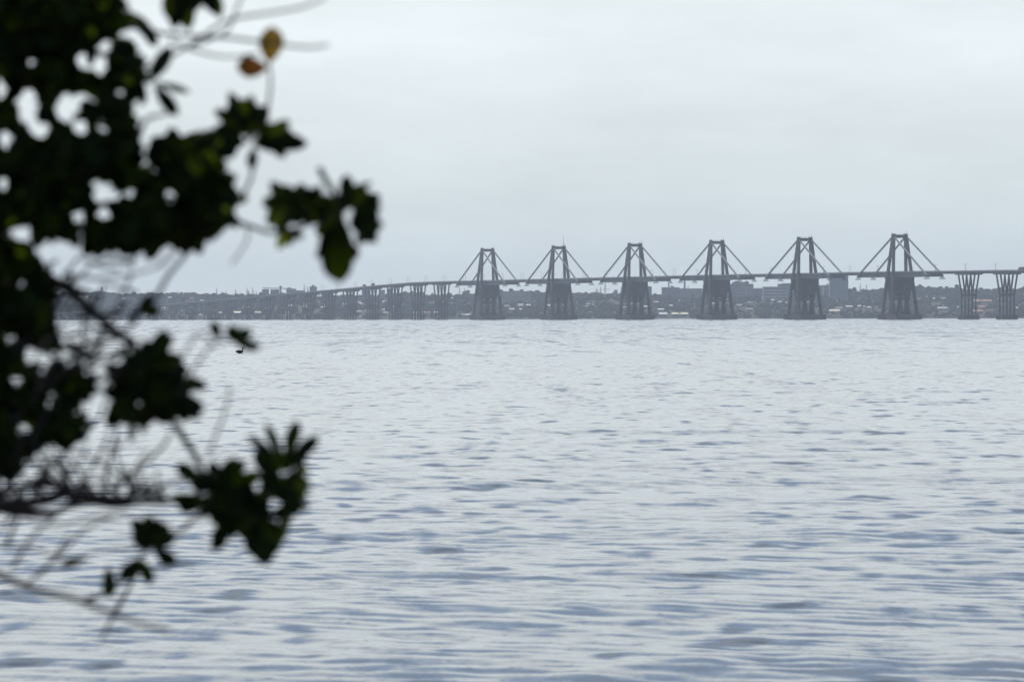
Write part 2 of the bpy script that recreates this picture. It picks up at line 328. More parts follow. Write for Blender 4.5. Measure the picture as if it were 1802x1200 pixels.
# suspended spans between the cantilevers and the two flanking spans
for i in range(5):
    mb = MB(); deck_strip(mb, 235 * i + 89, 235 * i + 146, -6.6, 6.6, -3.35, -1.57); mb.build('suspended_span', M_deck, bridge)
piersL = [-160 - 85 * k for k in range(21)]; piersR = [1335 + 85 * k for k in range(7)]
def build_pier(s0):
    dz = zd(s0) - 4.4
    P = empty('pier', bp(s0, 0, 0), BROT); P.parent = bridge
    right = s0 > 0; zb = 4.0 if right else -2
    low = dz < 22; wz = min(26, dz * .55) if right else max(dz * .46, 9)
    rows = (-6.3, -2.1, 2.1, 6.3)
    top_u = 9.2 if not low else 5.5
    for y in rows:
        for l in (-1, 1):
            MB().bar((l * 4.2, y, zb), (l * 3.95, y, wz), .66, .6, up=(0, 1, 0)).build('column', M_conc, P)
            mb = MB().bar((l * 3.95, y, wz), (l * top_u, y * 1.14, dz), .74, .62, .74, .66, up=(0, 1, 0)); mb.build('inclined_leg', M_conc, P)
    mb = MB()
    for l in (-1, 1): mb.box(l * 4 - .6, l * 4 + .6, -7.1, 7.1, wz - 1.3, wz + 1.0)
    for y in rows: mb.box(-4, 4, y - .5, y + .5, wz - .9, wz + .5)
    mb.build('brace', M_conc, P)
    mb = MB(); hl = top_u + 11 if not low else 12
    za, zc, zm = zd(s0 - hl) - zd(s0), zd(s0 + hl) - zd(s0), 0
    D0 = dz + 4.4
    mb.hexa([(-hl + 4, -7.4, D0 + za * .7 - 4.4), (hl - 4, -7.4, D0 + zc * .7 - 4.4), (hl - 4, 7.4, D0 + zc * .7 - 4.4), (-hl + 4, 7.4, D0 + za * .7 - 4.4)],
            [(-hl, -7.4, D0 + za - 1.57), (hl, -7.4, D0 + zc - 1.57), (hl, 7.4, D0 + zc - 1.57), (-hl, 7.4, D0 + za - 1.57)])
    mb.build('pier_table', M_deck, P)
    if right: MB().box(-6.8, 6.8, -9.3, 9.3, -3, zb).build('pedestal', M_conc2, P)
    elif s0 < -640:
        for y in (-6.3, 6.3):
            for l in (-1, 1): MB().tube([(l * 4.7, y, -2), (l * 4.7, y, 7.2)], [1.25, 1.25], 10).build('mirage_post', M_mirage, P)  # added pale posts imitate the bright mirage under the left piers
    return P
for s0 in piersL + piersR: build_pier(s0)
def span_between(a, b):
    mb = MB(); deck_strip(mb, a, b, -6.6, 6.6, -3.1, -1.58, 30); mb.build('span_girder', M_deck, bridge)
span_between(-140, -89); span_between(1175 + 89, 1335 - 20)
for a, b in zip(piersL[:-1], piersL[1:]): span_between(b + 20, a - 20)
for a, b in zip(piersR[:-1], piersR[1:]): span_between(a + 20, b - 20)

# ------------------------------------------------------------------ street lamps on the deck
def where_on_bridge(s):
    if s < 0:
        k = -(s + 160) / 85
        return 'left of the first pylon'
    if s > 1175: return 'right of the sixth pylon'
    k = int(s // 235); return 'between the %s and %s pylon' % (ORD[k], ORD[k + 1])
NUM = ['nearest', 'second', 'third', 'fourth', 'fifth', 'sixth', 'seventh', 'eighth', 'ninth', 'tenth', 'eleventh', 'twelfth', 'thirteenth', 'fourteenth', 'fifteenth', 'sixteenth', 'seventeenth', 'eighteenth', 'nineteenth', 'twentieth', 'twenty-first', 'twenty-second', 'twenty-third', 'twenty-fourth', 'twenty-fifth', 'twenty-sixth']
def arch_lamp():
    o = empty('street_lamp')
    for x in (-1.6, 1.6): MB().tube([(0, x, 0), (0, x, 7.6)], [.2, .16], 6).build('pole', M_steel, o)
    MB().tube([(0, 1.6 * math.cos(a), 7.6 + 1.7 * math.sin(a)) for a in np.linspace(0, math.pi, 9)], [.15] * 9, 6).build('arch', M_steel, o)
    return o
def y_lamp():
    o = empty('street_lamp')
    MB().tube([(0, 0, 0), (0, 0, 2.2), (0, 0, 6.9)], [.32, .24, .2], 8).build('pole', M_steel, o)
    MB().box(-.3, .3, -.3, .3, 0, 1.0).build('base', M_steel, o)
    for sg in (-1, 1):
        a = MB().tube([(0, 0, 6.8), (0, sg * 1.0, 7.6), (0, sg * 2.0, 8.1)], [.17, .15, .13], 6).build('arm', M_steel, o)
        MB().box(-.18, .18, sg * 2.3 - .55, sg * 2.3 + .55, 8.05, 8.25).build('lamp_head', M_steel, a)
    return o
protoA = protoY = None; cnt = {}
lampx = [567, 594, 626, 655, 687, 719, 750, 782, 817.5, 850, 884, 919, 955, 991, 1028, 1066, 1105, 1147, 1187, 1227, 1270, 1312, 1357, 1402, 1449, 1496, 1545, 1595, 1646, 1699, 1752, 1808]
lamps = [s_at(x) for x in lampx]; lamps = [lamps[0] - 62 * k for k in range(11, 0, -1)] + lamps
for s in lamps:
    arch = s < 640
    if arch:
        o = protoA = arch_lamp() if protoA is None else copy_tree(protoA)
    else:
        o = protoY = y_lamp() if protoY is None else copy_tree(protoY)
    o.location = bp(s, 0, zd(s) - .9); o.rotation_euler = (0, 0, BROT)
    w = where_on_bridge(s); cnt.setdefault(w, []).append((o, arch))
for w, lst in cnt.items():
    if w.startswith('left'): lst = lst[::-1]
    for j, (o, arch) in enumerate(lst):
        kind = 'thin arched double street lamp' if arch else 'Y-shaped double-armed street lamp'
        if w.startswith('left'): q = 'nearest to' if j == 0 else NUM[j] + ' leftward from'; lab = '%s on the bridge deck, %s the first pylon' % (kind, q)
        elif w.startswith('right'): q = 'nearest to' if j == 0 else NUM[j] + ' rightward from'; lab = '%s on the bridge deck, %s the sixth pylon' % (kind, q)
        else: lab = '%s, %s from the left %s' % (kind, 'first' if j == 0 else NUM[j], w)
        tag(o, lab, 'street lamp', 'street lamps along the bridge deck')

# ------------------------------------------------------------------ vehicles on the deck
M_tyre = mat('tyre_rubber', (.03, .03, .03), .9); M_dark = mat('dark_glass', (.03, .035, .04), .2, .1, 1, .6)
def wheels(o, xs, w, r):
    for x in xs:
        for sg in (-1, 1): MB().tube([(x, sg * w - .12, r), (x, sg * w + .12, r)], [r, r], 12).build('wheel', M_tyre, o)
def car(col):
    o = empty('car'); m = mat('car_paint', col, .3, .05, 1, .5)
    mb = MB(); pr = [(-2.1, .35), (-2.15, .8), (-1.5, .95), (1.0, .98), (2.1, .78), (2.15, .35)]
    mb.add([(x, y, z) for y in (-.85, .85) for x, z in pr], [tuple(range(6)), tuple(range(11, 5, -1))] + [(i, 6 + i, 6 + (i + 1) % 6, (i + 1) % 6) for i in range(6)]); mb.build('body', m, o)
    mb = MB(); mb.hexa([(-1.6, -.78, .96), (1.05, -.78, .96), (1.05, .78, .96), (-1.6, .78, .96)], [(-1.1, -.66, 1.42), (.35, -.66, 1.42), (.35, .66, 1.42), (-1.1, .66, 1.42)]); mb.build('cabin', M_dark, o)
    wheels(o, (-1.35, 1.35), .78, .33); return o
def truck(col, L=8.0, H=3.4):
    o = empty('truck'); m = mat('truck_paint', col, .4, .08, 1, .4)
    MB().box(-L / 2, L / 2 - 2.2, -1.2, 1.2, .95, H).build('cargo_box', m, o)
    c = MB(); c.hexa([(L / 2 - 2.0, -1.15, .6), (L / 2, -1.15, .6), (L / 2, 1.15, .6), (L / 2 - 2.0, 1.15, .6)], [(L / 2 - 2.0, -1.1, 2.6), (L / 2 - .5, -1.1, 2.6), (L / 2 - .5, 1.1, 2.6), (L / 2 - 2.0, 1.1, 2.6)]); c.build('cab', m, o)
    MB().box(-L / 2, L / 2 - .3, -.5, .5, .6, .93).build('chassis', M_dark, o)
    wheels(o, (-L / 2 + 1.2, -L / 2 + 2.4, L / 2 - 1.1), 1.0, .5); return o
veh = [(1614, 'car', (.05, .05, .06), 'dark car driving just right of the sixth pylon on the bridge'),
       (1592, 'car', (.07, .07, .075), 'dark car passing the right legs of the sixth pylon on the bridge'),
       (1778, 'car', (.10, .09, .09), 'dark car on the bridge just left of the grey truck at the right edge'),
       (1801, 'truck', (.16, .15, .14), 'grey truck on the bridge deck at the right edge of the photo'),
       (647, 'truck', (.14, .14, .15), 'grey box truck on the left viaduct of the bridge, right of the long silo buildings'),
       (659, 'truck', (.10, .10, .10), 'tall dark truck close behind the grey box truck on the left viaduct'),
       (450, 'car', (.06, .06, .06), 'small dark car low on the left viaduct, left of the grain silos'),
       (374, 'car', (.8, .8, .8), 'white car shining on the low left part of the bridge'),
       (361, 'truck', (.8, .8, .78), 'long white truck on the low left part of the bridge beside a white car'),
       (331, 'truck', (.13, .13, .14), 'dark truck low on the bridge at left, the right one of two'),
       (318, 'truck', (.13, .13, .14), 'dark truck low on the bridge at left, the left one of two')]
for k, (x, kd, col, lab) in enumerate(veh):
    s = s_at(x); o = car(col) if kd == 'car' else truck(col, 13 if x == 361 else 12 if x == 1801 else 8, 4.8 if x == 659 else 4.1 if x != 361 else 3.4)
    near = k % 2 == 0
    o.location = bp(s, -4.4 if near else -2.2, zd(s) - .9); o.rotation_euler = (0, 0, BROT + (0 if near else math.pi)); tag(o, lab, kd)

# ------------------------------------------------------------------ buildings, masts and houses on the far shore
M_wall = [mat('plaster_wall', c, .9, .12, .1) for c in ((.24, .23, .22), (.17, .175, .19), (.30, .29, .28), (.26, .19, .15))]
M_win = mat('window_glass', (.09, .10, .115), .25, .2, .3, .6)
M_roofs = {'white': mat('white_sheet_roof', (.80, .79, .76), .5, .06, .2), 'grey': mat('grey_sheet_roof', (.40, .40, .40), .6, .15, .2), 'terracotta': mat('tiled_roof', (.42, .20, .13), .9, .2, .3), 'cream': mat('cream_sheet_roof', (.78, .70, .48), .6, .08, .2)}
def roof_z(D, y, px): return at(px, y, D).z
def building(x0, x1, ytop, D, label, name='office_building', wm=0, floors=5, bands=False, depth=24, boxes=(), steps=()):
    px = (x0 + x1) / 2; p = at(px, ytop, D); w = (x1 - x0) / FPX * D; g = float(land_z(np.array(p.x), np.array(D))); g = min(g, p.z - 8) - 1; h = p.z - g
    o = empty(name, (p.x, D, g)); tag(o, label, 'building')
    MB().box(-w / 2, w / 2, 0, depth, 0, h).build('wall', M_wall[wm], o)
    MB().box(-w / 2 - .4, w / 2 + .4, -.4, depth + .4, h + .01, h + .9).build('roof', M_wall[(wm + 1) % 3], o)
    if bands:
        vis = min(h, 30); fh = vis / floors
        for k in range(floors):
            z = h - vis + k * fh + fh * .35
            for q in range(2):
                xa = -w / 2 + 1 + q * (w / 2 - .5); MB().box(xa, xa + w / 2 - 1.5, -.12, .3, z, z + fh * .42).build('window', M_win, o)
    for bx, bw, bh in boxes: MB().box(bx * w - bw / 2, bx * w + bw / 2, 4, 4 + min(bw, 14), h + .92, h + .92 + bh).build('rooftop_room', M_wall[(wm + 1) % 3], o)
    for (a, b, hh) in steps:
        MB().box(a * w, b * w, 1, depth - 1, h + .92, h + .92 + hh).build('upper_storey', M_wall[wm], o)
    return o
building(256, 279, 516.5, 9350, 'low pale block on the skyline at left, above the start of the bridge', floors=2, wm=0)
building(545, 557, 505, 9350, 'narrow grey tower on the skyline with a small domed room on top', boxes=((0, 5, 2.6),), wm=1, floors=4)
building(504, 520, 509, 9300, 'grey block right of the conveyor on the skyline', wm=0, boxes=((-.2, 6, 2),), floors=3)
building(520, 535, 512, 9320, 'low pale building right of the grey skyline block', wm=2, floors=2)
building(637, 648, 508, 9200, 'narrow hazy block seen under the deck between two left viaduct piers', wm=1)
building(667, 677, 511, 9200, 'square grey block behind a left viaduct pier', wm=0)
building(681, 691, 508.5, 9250, 'grey block right of another behind the left viaduct', wm=1)
building(883, 936, 513.5, 9050, 'long flat low building on the ridge between the first and second pylon', 'warehouse', wm=0, floors=2, bands=False)
building(1081, 1087, 511, 9250, 'small cube building left of the third pylon on the skyline', wm=1, floors=2)
building(1139, 1147, 505, 9250, 'narrow block beside the right foot of the third pylon', wm=1)
building(1165, 1196, 506.5, 9250, 'broad grey block with a chimney behind it between the third and fourth pylon', wm=1, floors=4, boxes=((.1, 5, 2.4),))
building(1196, 1236, 508.5, 9300, 'long lower grey block left of the fourth pylon', wm=0, floors=4)
building(1286, 1326, 500.5, 9150, 'large stepped grey apartment block right of the fourth pylon', 'apartment_building', wm=1, floors=6, bands=True, steps=((-.42, .3, 3.4), (-.3, -.12, 5), (.16, .27, 5)))
building(1314, 1346, 508, 9050, 'pale grey block in front of the stepped apartment block', wm=1, floors=4)
building(1343, 1386, 505.5, 9000, 'long pale building with rows of window bands left of the fifth pylon', wm=2, floors=5, bands=True, boxes=((.2, 7, 5.0),))
building(1377, 1392, 499.5, 9150, 'tall grey block touching the left leg of the fifth pylon', wm=1, floors=6)
building(1440, 1448, 503, 9250, 'small grey block just right of the fifth pylon', wm=1, floors=3)
building(1449, 1459, 502.5, 9200, 'grey block between the fifth pylon and the tall slab tower', wm=0, floors=4, boxes=((.2, 2.5, 2),))
building(1460.5, 1493, 484, 9100, 'tall slab tower rising behind the deck right of the fifth pylon', 'tower_block', wm=1, floors=7)
building(172, 186, 514, 9300, 'blocky tower on the skyline behind the foliage at far left', wm=1, boxes=((0, 4, 8),), floors=4)
# grain silos with a conveyor bridge
def silos(x0, x1, ytop, D, label):
    p = at((x0 + x1) / 2, ytop, D); w = (x1 - x0) / FPX * D; g = 30.0; o = empty('grain_silo', (p.x, D, g)); tag(o, label, 'silo', 'grain silos on the skyline')
    n = 3; r = w / n / 2
    for k in range(n): MB().tube([(-w / 2 + r + 2 * r * k, 0, 0), (-w / 2 + r + 2 * r * k, 0, p.z - g)], [r, r], 18).build('silo_cylinder', M_wall[1], o)
silos(461.5, 473.5, 509, 9350, 'left block of grain silos above the low viaduct')
silos(476, 492, 509.5, 9350, 'right block of grain silos beside the lift tower')
p0 = at(462, 507, 9345); p1 = at(506, 508, 9345); pm = at(494, 503, 9345)
cv = empty('conveyor', (pm.x, 9345, 30)); tag(cv, 'thin overhead conveyor with a lift tower above the grain silos', 'conveyor')
MB().bar((p0.x - pm.x, 0, p0.z - 30), (p1.x - pm.x, 0, p1.z - 30), 1.0, .7).build('gallery', M_steel, cv)
MB().box(-1.4, 1.4, -1.4, 1.4, 0, pm.z - 30).build('lift_tower', M_steel, cv); MB().box(-2.4, 2.4, -2, 2, pm.z - 33.5, pm.z - 31).build('machine_room', M_wall[1], cv)
# masts
def mast_mesh(h, w):
    mb = MB(); n = max(4, int(h / 6))
    for sx, sy in ((-1, -1), (1, -1), (1, 1), (-1, 1)): mb.bar((sx * w, sy * w, 0), (sx * .15, sy * .15, h), .22, .22)
    for k in range(n):
        a = k / n; b = (k + 1) / n; wa = w * (1 - a) + .15 * a; wb = w * (1 - b) + .15 * b
        mb.bar((-wa, -wa, h * a), (wb, -wb, h * b), .12, .12); mb.bar((wa, -wa, h * a), (-wb, -wb, h * b), .12, .12); mb.bar((-wa, -wa, h * a), (wa, -wa, h * a), .1, .1)
    return mb
mast_defs = [(301, 515), (313, 512), (318, 514), (327, 515), (381.5, 507), (391, 513), (398, 512), (399.5, 515), (415, 509), (435, 507), (438, 511), (445, 506.5), (451, 513), (535.5, 500), (542, 505), (809, 507), (818, 508),
             (1049.5, 507), (1052, 509), (1177, 498), (1205, 493.5), (1093.5, 505), (1211, 503), (1514, 499), (1525, 501), (1369, 499), (1457, 498), (1667, 505), (1328.5, 470), (1057, 505), (166, 512), (236, 511), (218, 514), (1181, 502)]
mast_defs = [m for m in mast_defs if m[0] != 1328.5]
def near_word(px):
    pxs = [858, 985, 1116, 1260, 1414, 1582]
    if px < 330: return 'at far left'
    if px < 500: return 'behind the lowest viaduct piers'
    if px < 858: return 'behind the higher left viaduct'
    if px > 1582: return 'right of the sixth pylon'
    k = max(i for i in range(6) if pxs[i] <= px); return 'between %s and %s pylon' % (ORD[k], ORD[min(k + 1, 5)])
mb_ = {}
mb_c = {}
for px, yt in sorted(mast_defs):
    D = 9400; p = at(px, yt, D); g = 36.0; h = p.z - g
    if px in (1205, 1177):
        o = MB().tube([(0, 0, 0), (0, 0, h)], [2.3 if px == 1205 else 1.6, 1.5 if px == 1205 else 1.2], 12).build('chimney_stack', M_wall[1]); o.location = (p.x, D, g)
        tag(o, '%s grey chimney on the skyline between the third and fourth pylon' % ('tall thick' if px == 1205 else 'thinner shorter'), 'chimney'); continue
    o = mast_mesh(h, 1.5 + .02 * h).build('radio_mast', M_steel); o.location = (p.x, D, g)
    w = near_word(px); mb_c.setdefault(w, []).append(o)
for w, l in mb_c.items():
    for j, o in enumerate(l): tag(o, 'thin lattice mast on the skyline, %s %s' % ('leftmost' if j == 0 and len(l) > 1 else (NUM[j] + ' from the left' if len(l) > 1 else 'alone'), w), 'mast', 'lattice masts on the skyline')
# tower crane left of the third pylon
pc = at(1065, 497, 9000); cr = empty('tower_crane', (pc.x, 9000, 38)); tag(cr, 'thin tower crane with a long low jib between the second and third pylon', 'crane')
mast_mesh(pc.z - 38, 1.6).build('crane_mast', M_steel, cr); jz = at(1065, 509.5, 9000).z - 38
mb = MB()
for k in range(12):
    a = -7 + 1.3 * k; mb.bar((a, 0, jz), (a + 1.3, 0, jz), .18, .18); mb.bar((a, 0, jz), (a + .65, 0, jz + 1.1), .1, .1); mb.bar((a + .65, 0, jz + 1.1), (a + 1.3, 0, jz), .1, .1)
mb.build('jib', M_steel, cr)

def house_mesh(w, d, h, rh, style, roofm, wallm):
    mb = MB(); mb.box(-w / 2, w / 2, -d / 2, d / 2, 0, h, 0)
    e = .5
    if style == 'gable':
        mb.add([(-w / 2 - e, -d / 2 - e, h), (w / 2 + e, -d / 2 - e, h), (w / 2 + e, 0, h + rh), (-w / 2 - e, 0, h + rh), (w / 2 + e, d / 2 + e, h), (-w / 2 - e, d / 2 + e, h)],
               [(0, 1, 2, 3), (3, 2, 4, 5), (0, 3, 5), (1, 4, 2), (0, 5, 4, 1)], 1)
    else:
        mb.hexa([(-w / 2 - e, -d / 2 - e, h), (w / 2 + e, -d / 2 - e, h), (w / 2 + e, d / 2 + e, h), (-w / 2 - e, d / 2 + e, h)], [(-w / 2 - e, -d / 2 - e, h + .3), (w / 2 + e, -d / 2 - e, h + .3), (w / 2 + e, d / 2 + e, h + rh), (-w / 2 - e, d / 2 + e, h + rh)], 1)
    mb.box(-w * .3, -w * .12, -d / 2 - .08, -d / 2 + .05, h * .35, h * .75, 2); mb.box(w * .15, w * .33, -d / 2 - .08, -d / 2 + .05, h * .35, h * .75, 2)
    return mb
# (px, py, width px, roof, size word)
hs = [(1197, 551, 28, 'cream'), (1167, 551, 14, 'white'), (1163, 543.5, 11, 'white'), (1466, 545.5, 25, 'cream'), (1495, 538.5, 12, 'white'), (1530, 540, 7, 'white'), (1218, 521.5, 9, 'white'), (1152, 530.5, 12, 'terracotta'),
      (1181, 537, 5, 'white'), (916, 535.5, 9, 'white'), (930, 536, 7, 'white'), (901, 543, 8, 'white'), (916, 543.5, 4, 'white'), (892, 537.5, 8, 'grey'), (965, 536.5, 6, 'white'), (877, 552.5, 7, 'white'), (823, 553, 9, 'white'), (825, 560, 3, 'cream'),
      (1278, 527, 3, 'white'), (1344, 524.5, 4, 'white'), (1360, 527, 5, 'white'), (1374, 530.5, 8, 'white'), (1383, 532, 4, 'white'), (1301, 536, 8, 'grey'), (1320, 543, 10, 'grey'), (1137, 538.5, 12, 'white'),
      (1512, 538, 5, 'white'), (1477, 541, 12, 'grey'), (1731, 528, 30, 'terracotta'), (1729, 538.5, 13, 'terracotta'), (1684, 539.5, 6, 'white'), (1660, 524, 8, 'grey'), (1718, 529, 4, 'white'), (1797, 536.5, 5, 'white'), (1720, 546, 18, 'terracotta'),
      (1660, 541, 18, 'grey'), (1532, 540.5, 6, 'white'), (1513, 537.5, 4, 'white'), (1642, 524.5, 7, 'white'), (1790, 541, 3, 'white'),
      (563, 520, 9, 'white'), (607, 517.5, 4, 'white'), (633, 533.5, 8, 'white'), (632, 547.5, 8, 'grey'), (677, 530, 7, 'white'), (675, 544, 3, 'white'), (678, 549.5, 7, 'grey'), (594, 534, 4, 'white'), (768, 549, 8, 'white'), (797, 524, 4, 'white'), (731, 549.5, 9, 'grey'), (693, 539, 4, 'white'),
      (347, 535, 6, 'white'), (384, 549.5, 12, 'cream'), (417, 549, 18, 'cream'), (454, 549, 10, 'cream'), (286, 540.5, 8, 'white'), (205, 556, 10, 'white'), (199, 561, 6, 'white'), (209, 540, 4, 'white'), (142, 522, 7, 'white'), (152, 522, 5, 'white'),
      (1006, 533, 5, 'grey'), (1035, 534, 8, 'grey'), (1100, 540, 7, 'grey'), (1420, 530, 6, 'grey'), (1455, 551, 14, 'grey')]
r2 = random.Random(4)
for k in range(62):
    px = r2.uniform(150, 1800); py = r2.uniform(522, 556)
    if 815 < px < 900 and py > 540 or abs(px - 1582) < 40: continue
    hs.append((px, py, r2.uniform(3, 8), r2.choice(['grey', 'grey', 'grey', 'white', 'terracotta'])))
seen = {}
for i, (px, py, wpx, roof) in enumerate(hs):
    # march along the view ray until it meets the hillside
    D = 8460.0
    while D < 9400:
        p = at(px, py, D)
        if p.z - 6.5 <= float(land_z(np.array(p.x), np.array(D))) and D > float(shore_y(p.x)) + 12: break
        D += 10
    p = at(px, py, D); w = wpx / FPX * D; CLEAR.append((p.x, D, w)); h = 3.2 if w < 12 else 5.0
    d = min(w * .9, 22) + 3; rh = 1.5 if w < 12 else 2.8
    style = 'gable' if (i % 3 and w < 14) or roof == 'terracotta' else 'shed'
    big = w > 13
    z0 = p.z - h - rh * .6
    mb = house_mesh(w, d, h, rh, style, None, None); mb.box(-w / 2 + .3, w / 2 - .3, -d / 2 + .3, d / 2 - .3, -9, 0, 0)
    o = mb.build('warehouse' if big else 'house', [M_wall[i % 3 if roof != 'terracotta' else 3], M_roofs[roof], M_win]); o.location = (p.x, D + d / 2, z0); o.rotation_euler = (0, 0, r2.uniform(-.12, .12))
    band = 'waterside' if py > 547 else 'mid-slope' if py > 533 else 'upper-slope'
    kind = '%s %s with %s roof' % (band, 'long warehouse' if big else 'small house', roof)
    seen.setdefault((kind, near_word(px)), []).append((px, o, big))
for (kind, w), l in seen.items():
    l.sort(key=lambda q: q[0])
    for j, (_, o, big) in enumerate(l):
        if len(l) == 1: lab = '%s, %s' % (kind, w)
        else: lab = '%s, %s%s' % (kind, 'leftmost ' if j == 0 else (NUM[j] + ' '), w)
        tag(o, lab, 'warehouse' if big else 'house', 'houses scattered over the far shore')
build_wood()

# ------------------------------------------------------------------ birds
M_bird = mat('dark_feathers', (.035, .03, .028), .9, .2, 8)
def pelican():
    D = 435; p = at(422, 613.5, D); p.z = 0
    o = empty('pelican', (p.x, p.y, -.02)); tag(o, 'dark pelican floating on the water behind the small leaves', 'bird')
    mb = MB()
    sec = [(-.36, .17, .02), (-.30, .17, .07), (-.16, .16, .13), (0, .15, .155), (.14, .15, .13), (.22, .17, .09), (.25, .24, .06), (.25, .34, .045), (.22, .43, .042), (.235, .49, .05), (.28, .51, .052), (.315, .50, .035)]
    mb.tube([(x, 0, z) for x, z, r in sec], [r for _, _, r in sec], 10); body = mb.build('body', M_bird, o, True)
    MB().tube([(.31, 0, .495), (.40, 0, .43), (.50, 0, .34), (.53, 0, .325)], [.03, .028, .018, .006], 8).build('bill', mat('pelican_bill', (.12, .09, .07), .6), o, True)
    for sg in (-1, 1):
        MB().add([(.10, sg * .13, .26), (-.1, sg * .155, .27), (-.34, sg * .07, .22), (-.42, sg * .02, .17), (-.2, sg * .16, .12), (.08, sg * .15, .12), (-.1, sg * .175, .2)],
                 [(0, 1, 6), (1, 2, 6), (2, 3, 4), (2, 4, 6), (4, 5, 6), (5, 0, 6)]).build('wing', M_bird, o)
pelican()
for k, (px, py) in enumerate(((1488, 124), (1671, 262))):
    D = 1700 if k == 0 else 1900; p = at(px, py, D); o = empty('flying_bird', p, .4 + k)
    tag(o, 'tiny dark bird gliding high above the fifth pylon' if k == 0 else 'tiny dark bird gliding in the sky right of the sixth pylon', 'bird')
    MB().tube([(-.25, 0, 0), (-.1, 0, 0), (.1, 0, .01), (.26, 0, 0)], [.01, .06, .06, .01], 8).build('body', M_bird, o, True)
    for sg in (-1, 1): MB().add([(.08, sg * .04, .02), (.10, sg * .28, .10), (-.02, sg * .55, .05), (-.08, sg * .28, .09), (-.08, sg * .04, .02)], [(0, 1, 2, 3, 4)]).build('wing', M_bird, o)

# ------------------------------------------------------------------ the near tree
M_bark = mat('grey_bark', (.026, .024, .025), .95, .3, 18, .1)
def leaf_mat(name, col, tr, tramt):
    m = bpy.data.materials.new(name); m.use_nodes = True; nt = m.node_tree; N = nt.nodes; L = nt.links; b = N['Principled BSDF']; out = N['Material Output']
    g = N.new('ShaderNodeNewGeometry'); no = N.new('ShaderNodeTexNoise'); no.inputs['Scale'].default_value = 30; tc = N.new('ShaderNodeTexCoord'); L.new(tc.outputs['Object'], no.inputs['Vector'])
    hs_ = N.new('ShaderNodeHueSaturation'); hs_.inputs['Color'].default_value = col + (1,); mr = N.new('ShaderNodeMapRange'); mr.inputs[3].default_value = .5; mr.inputs[4].default_value = 1.4
    L.new(g.outputs['Random Per Island'], mr.inputs[0]); L.new(mr.outputs[0], hs_.inputs['Value']); L.new(hs_.outputs[0], b.inputs['Base Color'])
    b.inputs['Roughness'].default_value = .6; b.inputs['Specular IOR Level'].default_value = .06
    t = N.new('ShaderNodeBsdfTranslucent'); t.inputs[0].default_value = tr + (1,)
    mx = N.new('ShaderNodeMixShader'); m2 = N.new('ShaderNodeMapRange'); m2.inputs[1].default_value = .6; m2.inputs[2].default_value = 1.0; m2.inputs[3].default_value = .0; m2.inputs[4].default_value = tramt
    L.new(g.outputs['Random Per Island'], m2.inputs[0]); L.new(m2.outputs[0], mx.inputs[0]); L.new(b.outputs[0], mx.inputs[1]); L.new(t.outputs[0], mx.inputs[2]); L.new(mx.outputs[0], out.inputs[0])
    return m
M_leaf = leaf_mat('dark_leaf', (.007, .014, .003), (.10, .15, .006), .7)
M_leafg = leaf_mat('young_leaf', (.022, .038, .008), (.16, .21, .012), .9)
def add_leaf(mb, b, t, wid, roll=0.0, curl=.12, n=8):
    b = Vector(b); t = Vector(t); d = t - b; L_ = d.length; d.normalize(); view = Vector((0, 1, 0))
    x = d.cross(view)
    if x.length < .05: x = Vector((1, 0, 0)) - d * d.x
    x.normalize(); nrm = x.cross(d); x2 = x * math.cos(roll) + nrm * math.sin(roll); n2 = x2.cross(d).normalized()
    vs = []; fs = []
    for i in range(n + 1):
        s = i / n; w = wid * .5 * (.08 + .95 * math.sin(math.pi * min(1, s ** 1.35)) ** .62 if 0 < s < 1 else .08)
        c = b + d * (L_ * s) - n2 * (curl * L_ * math.sin(math.pi * s) * .6)
        vs += [c - x2 * w + n2 * w * .35, c, c + x2 * w + n2 * w * .35]
    for i in range(n):
        for k in (0, 1): a = i * 3 + k; fs.append((a, a + 1, a + 4, a + 3))
    mb.add(vs, fs)
tree = empty('tree', (-2.3, 9.6, -.15)); tag(tree, 'dark leafy tree with drooping branches and bare twigs framing the left side, out of focus', 'tree')
TL = Vector(tree.location)
class Local(MB):
    def build(s, name, m, parent=None, smooth=False):
        o = super().build(name, m, None, smooth)
        me = o.data; me.transform(Matrix.Translation(-TL)); o.parent = tree if parent is None else parent; return o
def wob(a, k): return a + rng.uniform(-k, k)
def branch(mb, pts, w0, w1, D0=9.0, D1=None, n=7, sub=4):
    D1 = D0 if D1 is None else D1; P = []; k = len(pts)
    for i, (x, y) in enumerate(pts): P.append(at(x, y, D0 + (D1 - D0) * i / max(1, k - 1)))
    Q = []
    for i in range(k - 1):                                     # Catmull-Rom
        a = P[max(i - 1, 0)]; b = P[i]; c = P[i + 1]; d = P[min(i + 2, k - 1)]
        for j in range(sub):
            t = j / sub; Q.append(.5 * ((2 * b) + (c - a) * t + (2 * a - 5 * b + 4 * c - d) * t * t + (3 * b - a - 3 * c + d) * t ** 3))
    Q.append(P[-1]); m = len(Q)
    mb.tube(Q, [(w0 + (w1 - w0) * i / (m - 1)) / FPX * D0 / 2 for i in range(m)], n)
